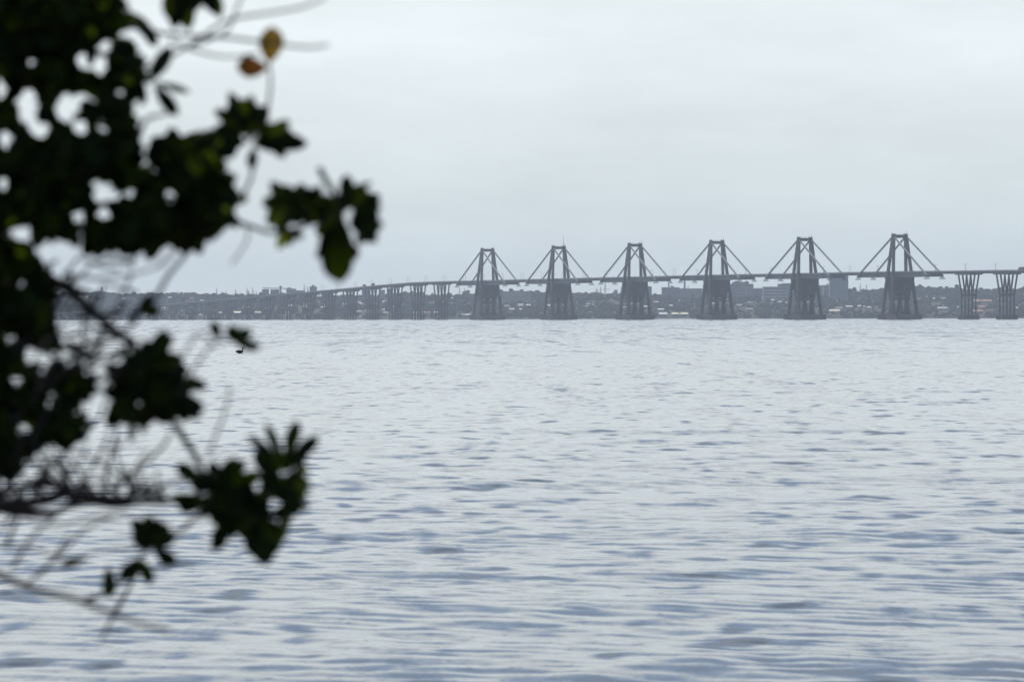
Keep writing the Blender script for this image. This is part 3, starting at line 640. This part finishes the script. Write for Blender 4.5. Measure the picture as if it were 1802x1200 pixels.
# trunk and limbs standing left of the view
tk = [(-2.3, 9.6, -.25), (-2.24, 9.55, .5), (-2.1, 9.5, 1.3), (-2.0, 9.35, 2.1), (-1.85, 9.3, 2.9), (-1.75, 9.25, 3.7), (-1.55, 9.2, 4.5)]
mb = Local(); mb.tube(tk, [.17, .13, .12, .11, .09, .07, .04], 12); trunk = mb.build('trunk', M_bark, smooth=True)
BR = []
def br(name, pts, w0, w1, D0=9.0, D1=None, anchor=None):
    mb = Local(); branch(mb, pts, w0, w1, D0, D1)
    if anchor is not None:
        a = Vector(tk[anchor]); e = at(pts[0][0], pts[0][1], D0); r0 = w0 / FPX * D0 / 2
        mid = (a + e) / 2 + Vector((0, 0, .04)); mb.tube([a, mid, e], [r0 * 3.5, r0 * 2, r0], 7)
    return mb.build(name, M_bark, smooth=True)
# leafy limbs (photo pixels)
br('branch', [(-60, 120), (60, 90), (160, 40), (290, 60), (400, 67), (480, 77), (540, 84), (578, 80)], 9, 4, 9.1, 8.5, 5)
br('branch', [(180, 150), (240, 130), (330, 84), (400, 38), (480, 23), (530, 14), (572, -2)], 7, 4, 9.0, 8.4)
br('branch', [(300, 72), (345, 90), (400, 101), (455, 95)], 6, 3.5, 8.9)
br('branch', [(330, 84), (395, 60), (412, 30), (432, -20)], 6, 4, 8.9)
br('branch', [(-80, 330), (60, 300), (200, 300), (300, 305), (380, 280), (445, 240), (468, 205), (477, 150), (474, 112)], 12, 4, 9.2, 8.7, 4)
br('branch', [(-80, 420), (60, 390), (180, 360), (300, 350), (400, 382), (440, 398), (490, 410), (560, 390), (610, 370)], 12, 5, 9.3, 8.8, 4)
br('branch', [(450, 270), (440, 320), (405, 375), (345, 430), (300, 480), (285, 505), (262, 538), (222, 562)], 6, 9, 8.9)
br('branch', [(405, 385), (428, 392), (436, 420), (408, 465)], 4.5, 3.5, 8.8)
br('branch', [(-70, 470), (40, 470), (105, 500), (160, 545), (205, 585), (240, 615), (275, 690), (310, 750), (345, 805), (368, 858), (400, 900), (440, 915)], 21, 8, 9.2, 8.9, 3)
br('branch', [(562, 295), (574, 318), (592, 345), (605, 370)], 11, 10, 8.9)
br('branch', [(365, 800), (388, 745), (402, 700), (403, 678)], 5, 4, 8.8)
br('branch', [(310, 700), (340, 650), (375, 605), (400, 600)], 5, 4, 8.8)
br('branch', [(300, 665), (345, 590), (360, 592), (378, 612)], 4, 4, 8.8)
br('branch', [(-70, 902), (0, 893), (55, 885), (105, 871), (150, 879), (205, 889), (265, 879), (310, 880), (360, 864)], 21, 8, 9.2, 9.0, 2)
br('branch', [(-50, 880), (20, 862), (70, 848), (120, 862), (180, 888), (240, 880)], 12, 6, 9.0)
br('branch', [(372, 878), (345, 908), (305, 945), (262, 965), (235, 990), (205, 1015)], 9, 5, 8.9)
br('branch', [(-60, 990), (0, 1012), (60, 1038), (125, 1052), (200, 1080), (250, 1098), (298, 1110)], 15, 5.5, 8.7, 8.2, 2)
br('branch', [(262, 965), (210, 965), (160, 975), (120, 988)], 4, 3.5, 8.8)
# bare twigs at left
tw = [[(0, 780), (40, 720), (90, 670), (130, 640), (180, 610)], [(60, 850), (120, 790), (170, 740), (185, 700)], [(130, 870), (175, 800), (190, 760)], [(180, 880), (190, 820), (205, 760), (205, 740)],
      [(240, 870), (215, 840), (150, 800), (110, 790)], [(200, 860), (250, 820), (290, 780), (300, 760)], [(225, 870), (240, 820), (262, 790)], [(10, 860), (60, 800), (60, 760), (110, 700)], [(20, 820), (40, 770), (20, 730)],
      [(0, 930), (50, 880), (90, 830)], [(20, 1000), (60, 940), (130, 880), (180, 830)], [(60, 1015), (105, 975), (150, 930), (210, 905)], [(10, 960), (35, 900), (45, 860)], [(0, 960), (60, 965), (110, 985)],
      [(90, 590), (120, 615), (160, 635), (200, 640)], [(20, 600), (80, 620), (125, 650)], [(140, 660), (175, 615), (215, 590)], [(110, 640), (150, 600), (160, 575)], [(120, 500), (170, 520), (180, 505)],
      [(105, 500), (125, 470), (140, 450)], [(110, 480), (160, 490), (220, 485), (280, 470)], [(90, 490), (130, 495), (165, 460)], [(150, 560), (175, 530), (182, 500)], [(120, 600), (150, 620), (190, 625), (230, 605)],
      [(225, 905), (170, 910), (90, 925), (40, 915)], [(130, 870), (100, 820), (70, 800)], [(180, 885), (140, 830), (120, 800)], [(200, 1080), (225, 1035), (240, 1010)], [(200, 1080), (185, 1110), (175, 1130)],
      [(40, 1030), (80, 1000), (120, 940)], [(150, 1055), (190, 1040), (230, 1010)], [(280, 470), (330, 420), (360, 395)], [(245, 240), (260, 210), (300, 200)], [(240, 870), (300, 850), (340, 845)], [(150, 860), (140, 820), (155, 780)],
      [(60, 860), (80, 830), (70, 790), (95, 760)], [(260, 870), (225, 850), (205, 800), (215, 770)]]
for k in range(34):                                           # thicket of bare twigs rising off the level branch
    x0 = rng.uniform(-10, 290); y0 = float(np.interp(x0, [0, 55, 105, 150, 205, 265, 310], [893, 885, 871, 879, 889, 879, 880])) + rng.uniform(-3, 3); a = math.radians(rng.uniform(35, 150)); L_ = rng.uniform(35, 120) * (1 if x0 < 200 else .7); c = rng.uniform(-.5, .5)
    x1, y1 = x0 + L_ * .5 * math.cos(a), y0 - L_ * .5 * math.sin(a); tw.append([(x0, y0), (x1, y1), (x1 + L_ * .5 * math.cos(a + c), y1 - L_ * .5 * math.sin(a + c))])
for k in range(8):
    y0 = 866 + rng.uniform(0, 34); tw.append([(-20, y0), (80, y0 + rng.uniform(-16, 16)), (140, 878 + rng.uniform(-14, 14)), (190, 880 + rng.uniform(-12, 12)), (rng.uniform(230, 330), 880 + rng.uniform(-10, 10))])
for k in range(44):
    x0 = rng.uniform(60, 250); y0 = rng.uniform(455, 700) if k % 2 else rng.uniform(585, 650); a = rng.uniform(-.5, 1.2); L_ = rng.uniform(40, 110); c = rng.uniform(-.5, .5)
    x1, y1 = x0 - L_ * .5 * math.cos(a), y0 + L_ * .5 * math.sin(a); tw.append([(x0, y0), (x1, y1), (x1 - L_ * .5 * math.cos(a + c), y1 + L_ * .5 * math.sin(a + c))])
for t in tw:
    D = wob(9.0, .7); br('twig', t, wob(8, 2.5), wob(3.8, .7), D, D + wob(0, .15))

def px_leaf(mb, x0, y0, x1, y1, w, D=8.95, roll=None, tilt=None):
    tilt = rng.uniform(-.02, .02) if tilt is None else tilt
    ex = 3.0 / max(8.0, math.hypot(x1 - x0, y1 - y0)); x1 += (x1 - x0) * ex; y1 += (y1 - y0) * ex
    b = at(x0, y0, D); t = at(x1, y1, D + tilt); add_leaf(mb, b, t, (w * .95 + 1.5) / FPX * D * 1.08, rng.uniform(-.35, .35) if roll is None else roll, rng.uniform(.02, .2))
def cluster(name, leaves, m, D=8.95, ws=1.0):
    mb = Local()
    for l in leaves: l = l[:4] + (l[4] * ws * .9,); px_leaf(mb, *l, D=D + rng.uniform(-.06, .06))
    return mb.build(name, m, smooth=True)
# hand-placed outer leaves: base x, y, tip x, y, width
cluster('leaf_cluster', [(225, 18, 275, 72, 24), (205, 20, 262, 45, 20), (255, 50, 275, 80, 22), (262, 148, 300, 84, 30), (272, 148, 312, 202, 26), (275, 145, 333, 162, 13), (265, 145, 195, 108, 26), (258, 150, 214, 182, 26), (256, 152, 250, 184, 15), (262, 146, 230, 118, 20), (190, 185, 135, 130, 34), (192, 182, 196, 130, 34), (188, 190, 140, 205, 24), (205, 190, 200, 250, 22), (208, 190, 232, 262, 26), (210, 195, 225, 240, 26)], M_leaf)
cluster('leaf_cluster', [(312, -30, 308, 50, 30), (325, -30, 332, 52, 32), (300, -30, 296, 30, 24), (340, -30, 345, 18, 30), (360, -30, 368, 15, 24), (375, -30, 388, 30, 22), (350, -30, 382, 24, 24), (320, -40, 320, 40, 30)], M_leaf)
cluster('leaf_cluster', [(440, 245, 405, 164, 26), (438, 240, 392, 200, 30), (445, 240, 440, 176, 28), (447, 238, 468, 188, 28), (430, 250, 380, 224, 26), (445, 250, 495, 225, 26), (450, 245, 540, 254, 33), (445, 255, 500, 262, 20), (447, 258, 443, 295, 20), (430, 250, 396, 236, 28), (452, 235, 483, 222, 22)], M_leaf)
cluster('leaf_cluster', [(520, 370, 478, 322, 26), (515, 375, 466, 350, 26), (518, 378, 470, 388, 26), (520, 365, 502, 330, 28), (530, 368, 530, 325, 28), (535, 370, 560, 342, 30), (528, 362, 510, 335, 24), (520, 380, 490, 396, 22), (545, 365, 585, 352, 30), (540, 372, 575, 380, 34), (535, 378, 555, 385, 26), (570, 360, 600, 380, 34), (500, 350, 540, 365, 40), (490, 360, 530, 375, 38), (508, 400, 490, 436, 20), (508, 402, 532, 418, 16), (505, 400, 512, 430, 16)], M_leafg)
cluster('leaf_cluster', [(612, 370, 610, 310, 28), (610, 372, 588, 342, 22), (615, 368, 640, 325, 30), (620, 372, 668, 346, 30), (620, 378, 662, 360, 28), (618, 380, 656, 412, 36), (625, 385, 650, 425, 24), (615, 385, 660, 415, 26), (598, 378, 600, 450, 40), (592, 385, 572, 460, 40), (600, 390, 598, 495, 48), (590, 400, 588, 490, 50), (604, 395, 612, 460, 28), (585, 385, 560, 412, 26), (605, 372, 580, 400, 36), (632, 360, 655, 388, 34), (638, 330, 652, 322, 8), (622, 372, 650, 340, 24)], M_leaf, 8.9)
cluster('leaf_cluster', [(255, 655, 292, 582, 26), (258, 650, 302, 590, 20), (262, 650, 318, 628, 28), (268, 658, 330, 650, 30), (275, 668, 330, 690, 28), (320, 670, 362, 680, 20), (300, 700, 358, 720, 24), (300, 700, 350, 735, 20), (285, 700, 300, 742, 30), (270, 700, 290, 745, 30), (250, 700, 252, 762, 15), (235, 705, 230, 778, 12), (225, 700, 190, 750, 28), (230, 690, 200, 730, 28), (240, 670, 190, 660, 30), (250, 655, 210, 645, 30), (250, 650, 238, 620, 26), (255, 650, 262, 602, 26), (280, 660, 310, 670, 36), (260, 670, 230, 700, 36), (270, 670, 300, 710, 36), (255, 660, 225, 670, 40), (270, 645, 290, 620, 30), (245, 680, 210, 700, 30), (290, 690, 325, 705, 30), (215, 690, 195, 745, 22), (240, 700, 215, 735, 30), (290, 640, 322, 660, 30), (235, 655, 205, 690, 34), (275, 690, 270, 735, 30), (300, 660, 320, 700, 34)], M_leaf, 8.9, 1.22)
cluster('leaf_cluster', [(388, 598, 373, 568, 15), (420, 606, 405, 575, 18), (418, 600, 438, 580, 16), (416, 606, 456, 610, 13), (408, 598, 420, 590, 16)], M_leaf, 8.9, 1.5)
cluster('leaf_cluster', [(245, 548, 265, 520, 16), (248, 550, 280, 545, 18), (242, 548, 262, 532, 16), (228, 552, 268, 538, 12)], M_leaf, 8.9, 1.3)
cluster('leaf_cluster', [(500, 818, 437, 768, 18), (500, 812, 468, 748, 20), (505, 810, 522, 742, 28), (508, 815, 558, 768, 26), (505, 818, 540, 795, 28), (498, 820, 455, 800, 28), (490, 840, 450, 795, 34), (495, 840, 460, 860, 34), (490, 850, 520, 890, 38), (500, 860, 518, 905, 30), (495, 835, 505, 870, 36), (470, 800, 480, 850, 34), (475, 850, 505, 880, 36), (516, 900, 488, 962, 12), (505, 830, 480, 800, 30)], M_leaf, 8.9)
cluster('leaf_cluster', [(540, 822, 520, 820, 22), (545, 832, 528, 822, 16), (518, 842, 545, 862, 16), (522, 850, 535, 865, 12)], M_leafg, 8.1)
cluster('leaf_cluster', [(358, 852, 312, 818, 26), (362, 860, 322, 826, 18), (368, 878, 298, 878, 22), (365, 882, 315, 892, 26), (362, 885, 320, 900, 14), (385, 860, 415, 808, 34), (380, 870, 395, 822, 30), (390, 855, 430, 812, 22), (380, 875, 425, 850, 36), (385, 880, 400, 925, 36), (385, 885, 375, 920, 18), (405, 890, 415, 935, 38), (410, 880, 450, 870, 34), (415, 885, 440, 910, 30), (420, 900, 428, 930, 26), (402, 930, 374, 966, 24), (440, 890, 475, 910, 30), (400, 870, 440, 845, 30), (445, 880, 470, 895, 34), (395, 870, 410, 900, 40), (380, 860, 400, 880, 34), (455, 930, 468, 992, 38), (445, 922, 455, 980, 44), (470, 925, 478, 975, 36), (460, 920, 440, 960, 30), (460, 915, 490, 962, 24), (430, 860, 450, 830, 22), (410, 850, 400, 812, 28), (420, 910, 385, 940, 26), (385, 840, 370, 815, 20)], M_leaf, 8.95, 1.08)
cluster('leaf_cluster', [(266, 962, 232, 915, 24), (268, 960, 258, 908, 24), (265, 962, 235, 940, 22), (265, 965, 270, 925, 24), (262, 965, 305, 942, 20), (270, 965, 288, 935, 18), (268, 965, 308, 990, 20), (272, 968, 300, 992, 20), (260, 970, 245, 945, 24)], M_leaf, 8.9, 1.25)
cluster('leaf_cluster', [(248, 985, 212, 1018, 24), (252, 985, 262, 1026, 20), (250, 985, 230, 1005, 24)], M_leaf, 8.9, 1.25)
cluster('leaf_cluster', [(190, 995, 192, 1050, 26), (192, 998, 186, 1045, 20)], M_leaf, 8.9)
cluster('leaf', [(152, 982, 108, 994, 18)], M_leafg, 8.9)
def rosette(hx, hy, n, l0, l1, a0=0, a1=360, m=M_leaf):     # a whorl of small leaves round a shoot tip
    lv = []
    for k in range(n):
        a = math.radians(a0 + (a1 - a0) * (k + rng.uniform(.2, .8)) / n); L_ = rng.uniform(l0, l1); q = rng.uniform(2, 9)
        lv.append((hx + q * math.cos(a), hy + q * math.sin(a), hx + L_ * math.cos(a), hy + L_ * math.sin(a), rng.uniform(15, 21)))
    return cluster('leaf_rosette', lv, m, 8.9)
for a in ((392, 866, 12, 42, 64), (412, 905, 9, 35, 58), (455, 905, 9, 40, 62, 20, 220), (493, 838, 11, 38, 62, 100, 420), (500, 880, 8, 28, 48, -60, 130), (268, 952, 6, 32, 46, 180, 360),
          (255, 655, 14, 50, 76), (290, 695, 11, 42, 62, -40, 170), (235, 700, 9, 38, 60, 60, 230), (505, 365, 9, 32, 46, 90, 330, M_leafg), (545, 365, 9, 26, 42), (622, 372, 10, 34, 54, -120, 90), (596, 420, 9, 38, 62, 30, 150),
          (640, 400, 6, 24, 36, -60, 120), (430, 225, 9, 38, 58, 160, 330), (470, 240, 8, 32, 52, -50, 60), (412, 362, 6, 26, 40, 150, 330, M_leafg), (85, 690, 8, 36, 54), (120, 740, 8, 34, 50), (130, 680, 7, 30, 46)):
    rosette(*a)
wl = Local(); px_leaf(wl, 475, 112, 479, 50, 42, 8.9, .2, .01); wl = wl.build('withered_leaf', mat('yellowed_leaf', (.50, .27, .04), .8, .3, 40, .1), smooth=True); wl['label'] = 'yellow-brown withered leaf pointing up'  # withered yellow, with the backlight painted in as a brighter base colour
wl = Local(); px_leaf(wl, 472, 120, 420, 118, 36, 8.9, .3, .01); wl = wl.build('withered_leaf', mat('browned_leaf', (.36, .13, .03), .8, .3, 40, .1), smooth=True); wl['label'] = 'rusty brown curled leaf'  # brown leaf, base colour lightened to stand in for light from behind

# dense crown: leaves fill these areas but leave the gaps where the sky shows
POLY = [[(-60, -60), (215, -60), (205, 20), (215, 60), (232, 95), (250, 120), (240, 150), (215, 172), (222, 205), (232, 240), (237, 284), (262, 284), (286, 248), (310, 237), (335, 246), (362, 240), (395, 232), (410, 250), (395, 275), (372, 290), (392, 312), (398, 325), (372, 335), (405, 345), (418, 362), (405, 382), (372, 402), (350, 425), (328, 434), (300, 412), (280, 428), (272, 470), (264, 430), (245, 432), (236, 488), (226, 435), (208, 420), (180, 440), (158, 455), (150, 405), (125, 420), (98, 405), (60, 420), (35, 445), (60, 455), (92, 480), (96, 605), (60, 600), (20, 580), (-60, 600)],
        [(-60, 600), (25, 610), (38, 640), (60, 645), (95, 655), (120, 665), (140, 650), (150, 690), (120, 700), (130, 740), (138, 765), (110, 775), (70, 770), (40, 800), (15, 830), (-60, 850)]]
HOLES = [(178, 76, 10, 12), (174, 52, 7, 9), (222, 64, 15, 11), (226, 100, 14, 13), (175, 117, 13, 17), (143, 105, 8, 15), (105, 100, 7, 7), (58, 107, 9, 9), (198, 86, 7, 7), (156, 19, 7, 7), (182, 14, 8, 10), (0, 160, 8, 28), (50, 185, 20, 30), (70, 228, 20, 13), (25, 165, 10, 10), (10, 246, 12, 20), (116, 192, 20, 28), (143, 228, 15, 14), (160, 170, 28, 8), (212, 155, 18, 22), (187, 222, 11, 24), (216, 285, 10, 11), (246, 283, 12, 12),
         (185, 346, 25, 20), (235, 342, 18, 11), (196, 315, 9, 9), (165, 325, 12, 9), (182, 378, 13, 11), (203, 398, 9, 9), (299, 346, 10, 15), (330, 354, 9, 9), (276, 301, 9, 11), (135, 374, 13, 13), (38, 408, 18, 17), (140, 400, 8, 22), (5, 320, 9, 22), (35, 500, 10, 9), (7, 458, 7, 8), (5, 393, 7, 9), (215, 422, 8, 8), (88, 340, 7, 7), (92, 355, 7, 8), (240, 400, 0, 0),
         (5, 650, 13, 12), (17, 675, 10, 10), (70, 655, 20, 14), (95, 705, 14, 24), (52, 680, 12, 9), (48, 728, 9, 7), (85, 745, 22, 9), (40, 755, 13, 12), (35, 665, 10, 6), (110, 730, 10, 16), (30, 590, 12, 10), (60, 800, 24, 12)]
PA = [np.array(p, float) for p in POLY]
GX0, GY0, GW, GH = -70, -70, 520, 940
gx, gy = np.meshgrid(np.arange(GX0, GX0 + GW), np.arange(GY0, GY0 + GH)); GM = np.zeros(gx.shape, bool)
for P in PA:
    cr_ = np.zeros(gx.shape, int)
    for (x1, y1), (x2, y2) in zip(P, np.roll(P, -1, 0)):
        if y1 != y2: cr_ += ((y1 > gy) != (y2 > gy)) & (gx < (x2 - x1) * (gy - y1) / (y2 - y1) + x1)
    GM |= cr_ % 2 == 1
GH_ = np.zeros(gx.shape, bool)
for hx, hy, rx, ry in HOLES:
    if rx: GH_ |= ((gx - hx) / (rx * .85 + 1.2)) ** 2 + ((gy - hy) / (ry * .85 + 1.2)) ** 2 < 1
def in_gap(x, y):
    i, j = int(x - GX0), int(y - GY0); return 0 <= i < GW and 0 <= j < GH and bool(GH_[j, i])
def inside(x, y):
    i, j = int(x - GX0), int(y - GY0); return 0 <= i < GW and 0 <= j < GH and bool(GM[j, i])
def fill(poly_box, n, Dr=(8.7, 9.8), name='foliage', m=M_leaf, small=1.0):
    mb = Local(); made = 0; tries = 0
    while made < n and tries < n * 220:
        tries += 1; x = rng.uniform(poly_box[0], poly_box[1]); y = rng.uniform(poly_box[2], poly_box[3])
        if not inside(x, y): continue
        a = rng.uniform(0, 6.283); L_ = rng.uniform(28, 72) * small; w = rng.uniform(20, 33) * small; tx, ty = x + L_ * math.cos(a), y + L_ * math.sin(a)
        px_, py_ = -math.sin(a) * w * .42, math.cos(a) * w * .42
        pts_ = [(x + (tx - x) * s + px_ * q, y + (ty - y) * s + py_ * q) for s, q in ((.5, 0), (1, 0), (.35, 1), (.35, -1), (.75, 1), (.75, -1), (.15, 0))]
        ok = 1 >= sum(not inside(*q) for q in pts_) and not any(in_gap(*q) for q in pts_)
        if not ok: continue
        D = rng.uniform(*Dr); px_leaf(mb, x, y, tx, ty, w, D, rng.uniform(-.7, .7), rng.uniform(-.05, .05)); made += 1
    return mb.build(name, m, smooth=True)
fill((-50, 240, -50, 300), 950); fill((-50, 100, 280, 605), 750); fill((90, 250, 230, 480), 500); fill((230, 420, 225, 480), 500); fill((-50, 150, 600, 840), 420)
fill((-50, 250, -50, 300), 1500, small=.5); fill((90, 420, 230, 490), 1100, small=.45); fill((-50, 150, 280, 840), 1700, small=.5)
def fringe(n, boxx, boxy):                                # leaves poking out of the mass edges
    mb = Local(); made = 0; tries = 0
    while made < n and tries < n * 300:
        tries += 1; x = rng.uniform(*boxx); y = rng.uniform(*boxy)
        if not inside(x, y): continue
        a = rng.uniform(0, 6.283); L_ = rng.uniform(38, 66); tx, ty = x + L_ * math.cos(a), y + L_ * math.sin(a); mx_, my_ = (x + tx) / 2, (y + ty) / 2
        if inside(tx, ty) or not inside(mx_, my_) or in_gap(tx, ty) or in_gap(mx_, my_) or tx > 425: continue
        if not inside(x + .62 * (tx - x), y + .62 * (ty - y)): continue
        if 96 < tx < 420 and 460 < ty < 600 : continue
        px_leaf(mb, x, y, tx, ty, rng.uniform(19, 27), rng.uniform(8.7, 9.3), rng.uniform(-.4, .4)); made += 1
    return mb.build('foliage', M_leaf, smooth=True)
fringe(150, (-20, 240), (-20, 300)); fringe(130, (60, 420), (220, 480)); fringe(140, (-20, 150), (560, 850))
# unseen crown above and left of the frame, added to shade the leaves in view
mb = Local()
for k in range(2600):
    x = rng.uniform(-1500, -40); y = rng.uniform(-1500, 760)
    if k % 2: x = rng.uniform(-1300, 460); y = rng.uniform(-1500, -75)
    D = rng.uniform(8.2, 10.6); a = rng.uniform(0, 6.28); px_leaf(mb, x, y, x + 70 * math.cos(a), y + 70 * math.sin(a), 30, D, rng.uniform(-1.2, 1.2), rng.uniform(-.06, .06))
mb.build('foliage', M_leaf, smooth=True)

# ------------------------------------------------------------------ haze over the lake
hz = MB().box(-9500, 9500, -60, 17600, -4, 175).build('haze', None); hz.data.materials.clear()
hm = bpy.data.materials.new('haze_air'); hm.use_nodes = True; N = hm.node_tree.nodes
for nd in list(N):
    if nd.type != 'OUTPUT_MATERIAL': N.remove(nd)
pv = N.new('ShaderNodeVolumePrincipled'); pv.inputs['Color'].default_value = (.77, .86, .97, 1); pv.inputs['Density'].default_value = 4.5e-5; pv.inputs['Anisotropy'].default_value = .2
hm.node_tree.links.new(pv.outputs[0], N['Material Output'].inputs['Volume']); hz.data.materials.append(hm)
tag(hz, 'pale bluish haze lying over the lake and far shore', 'haze', kind='stuff')
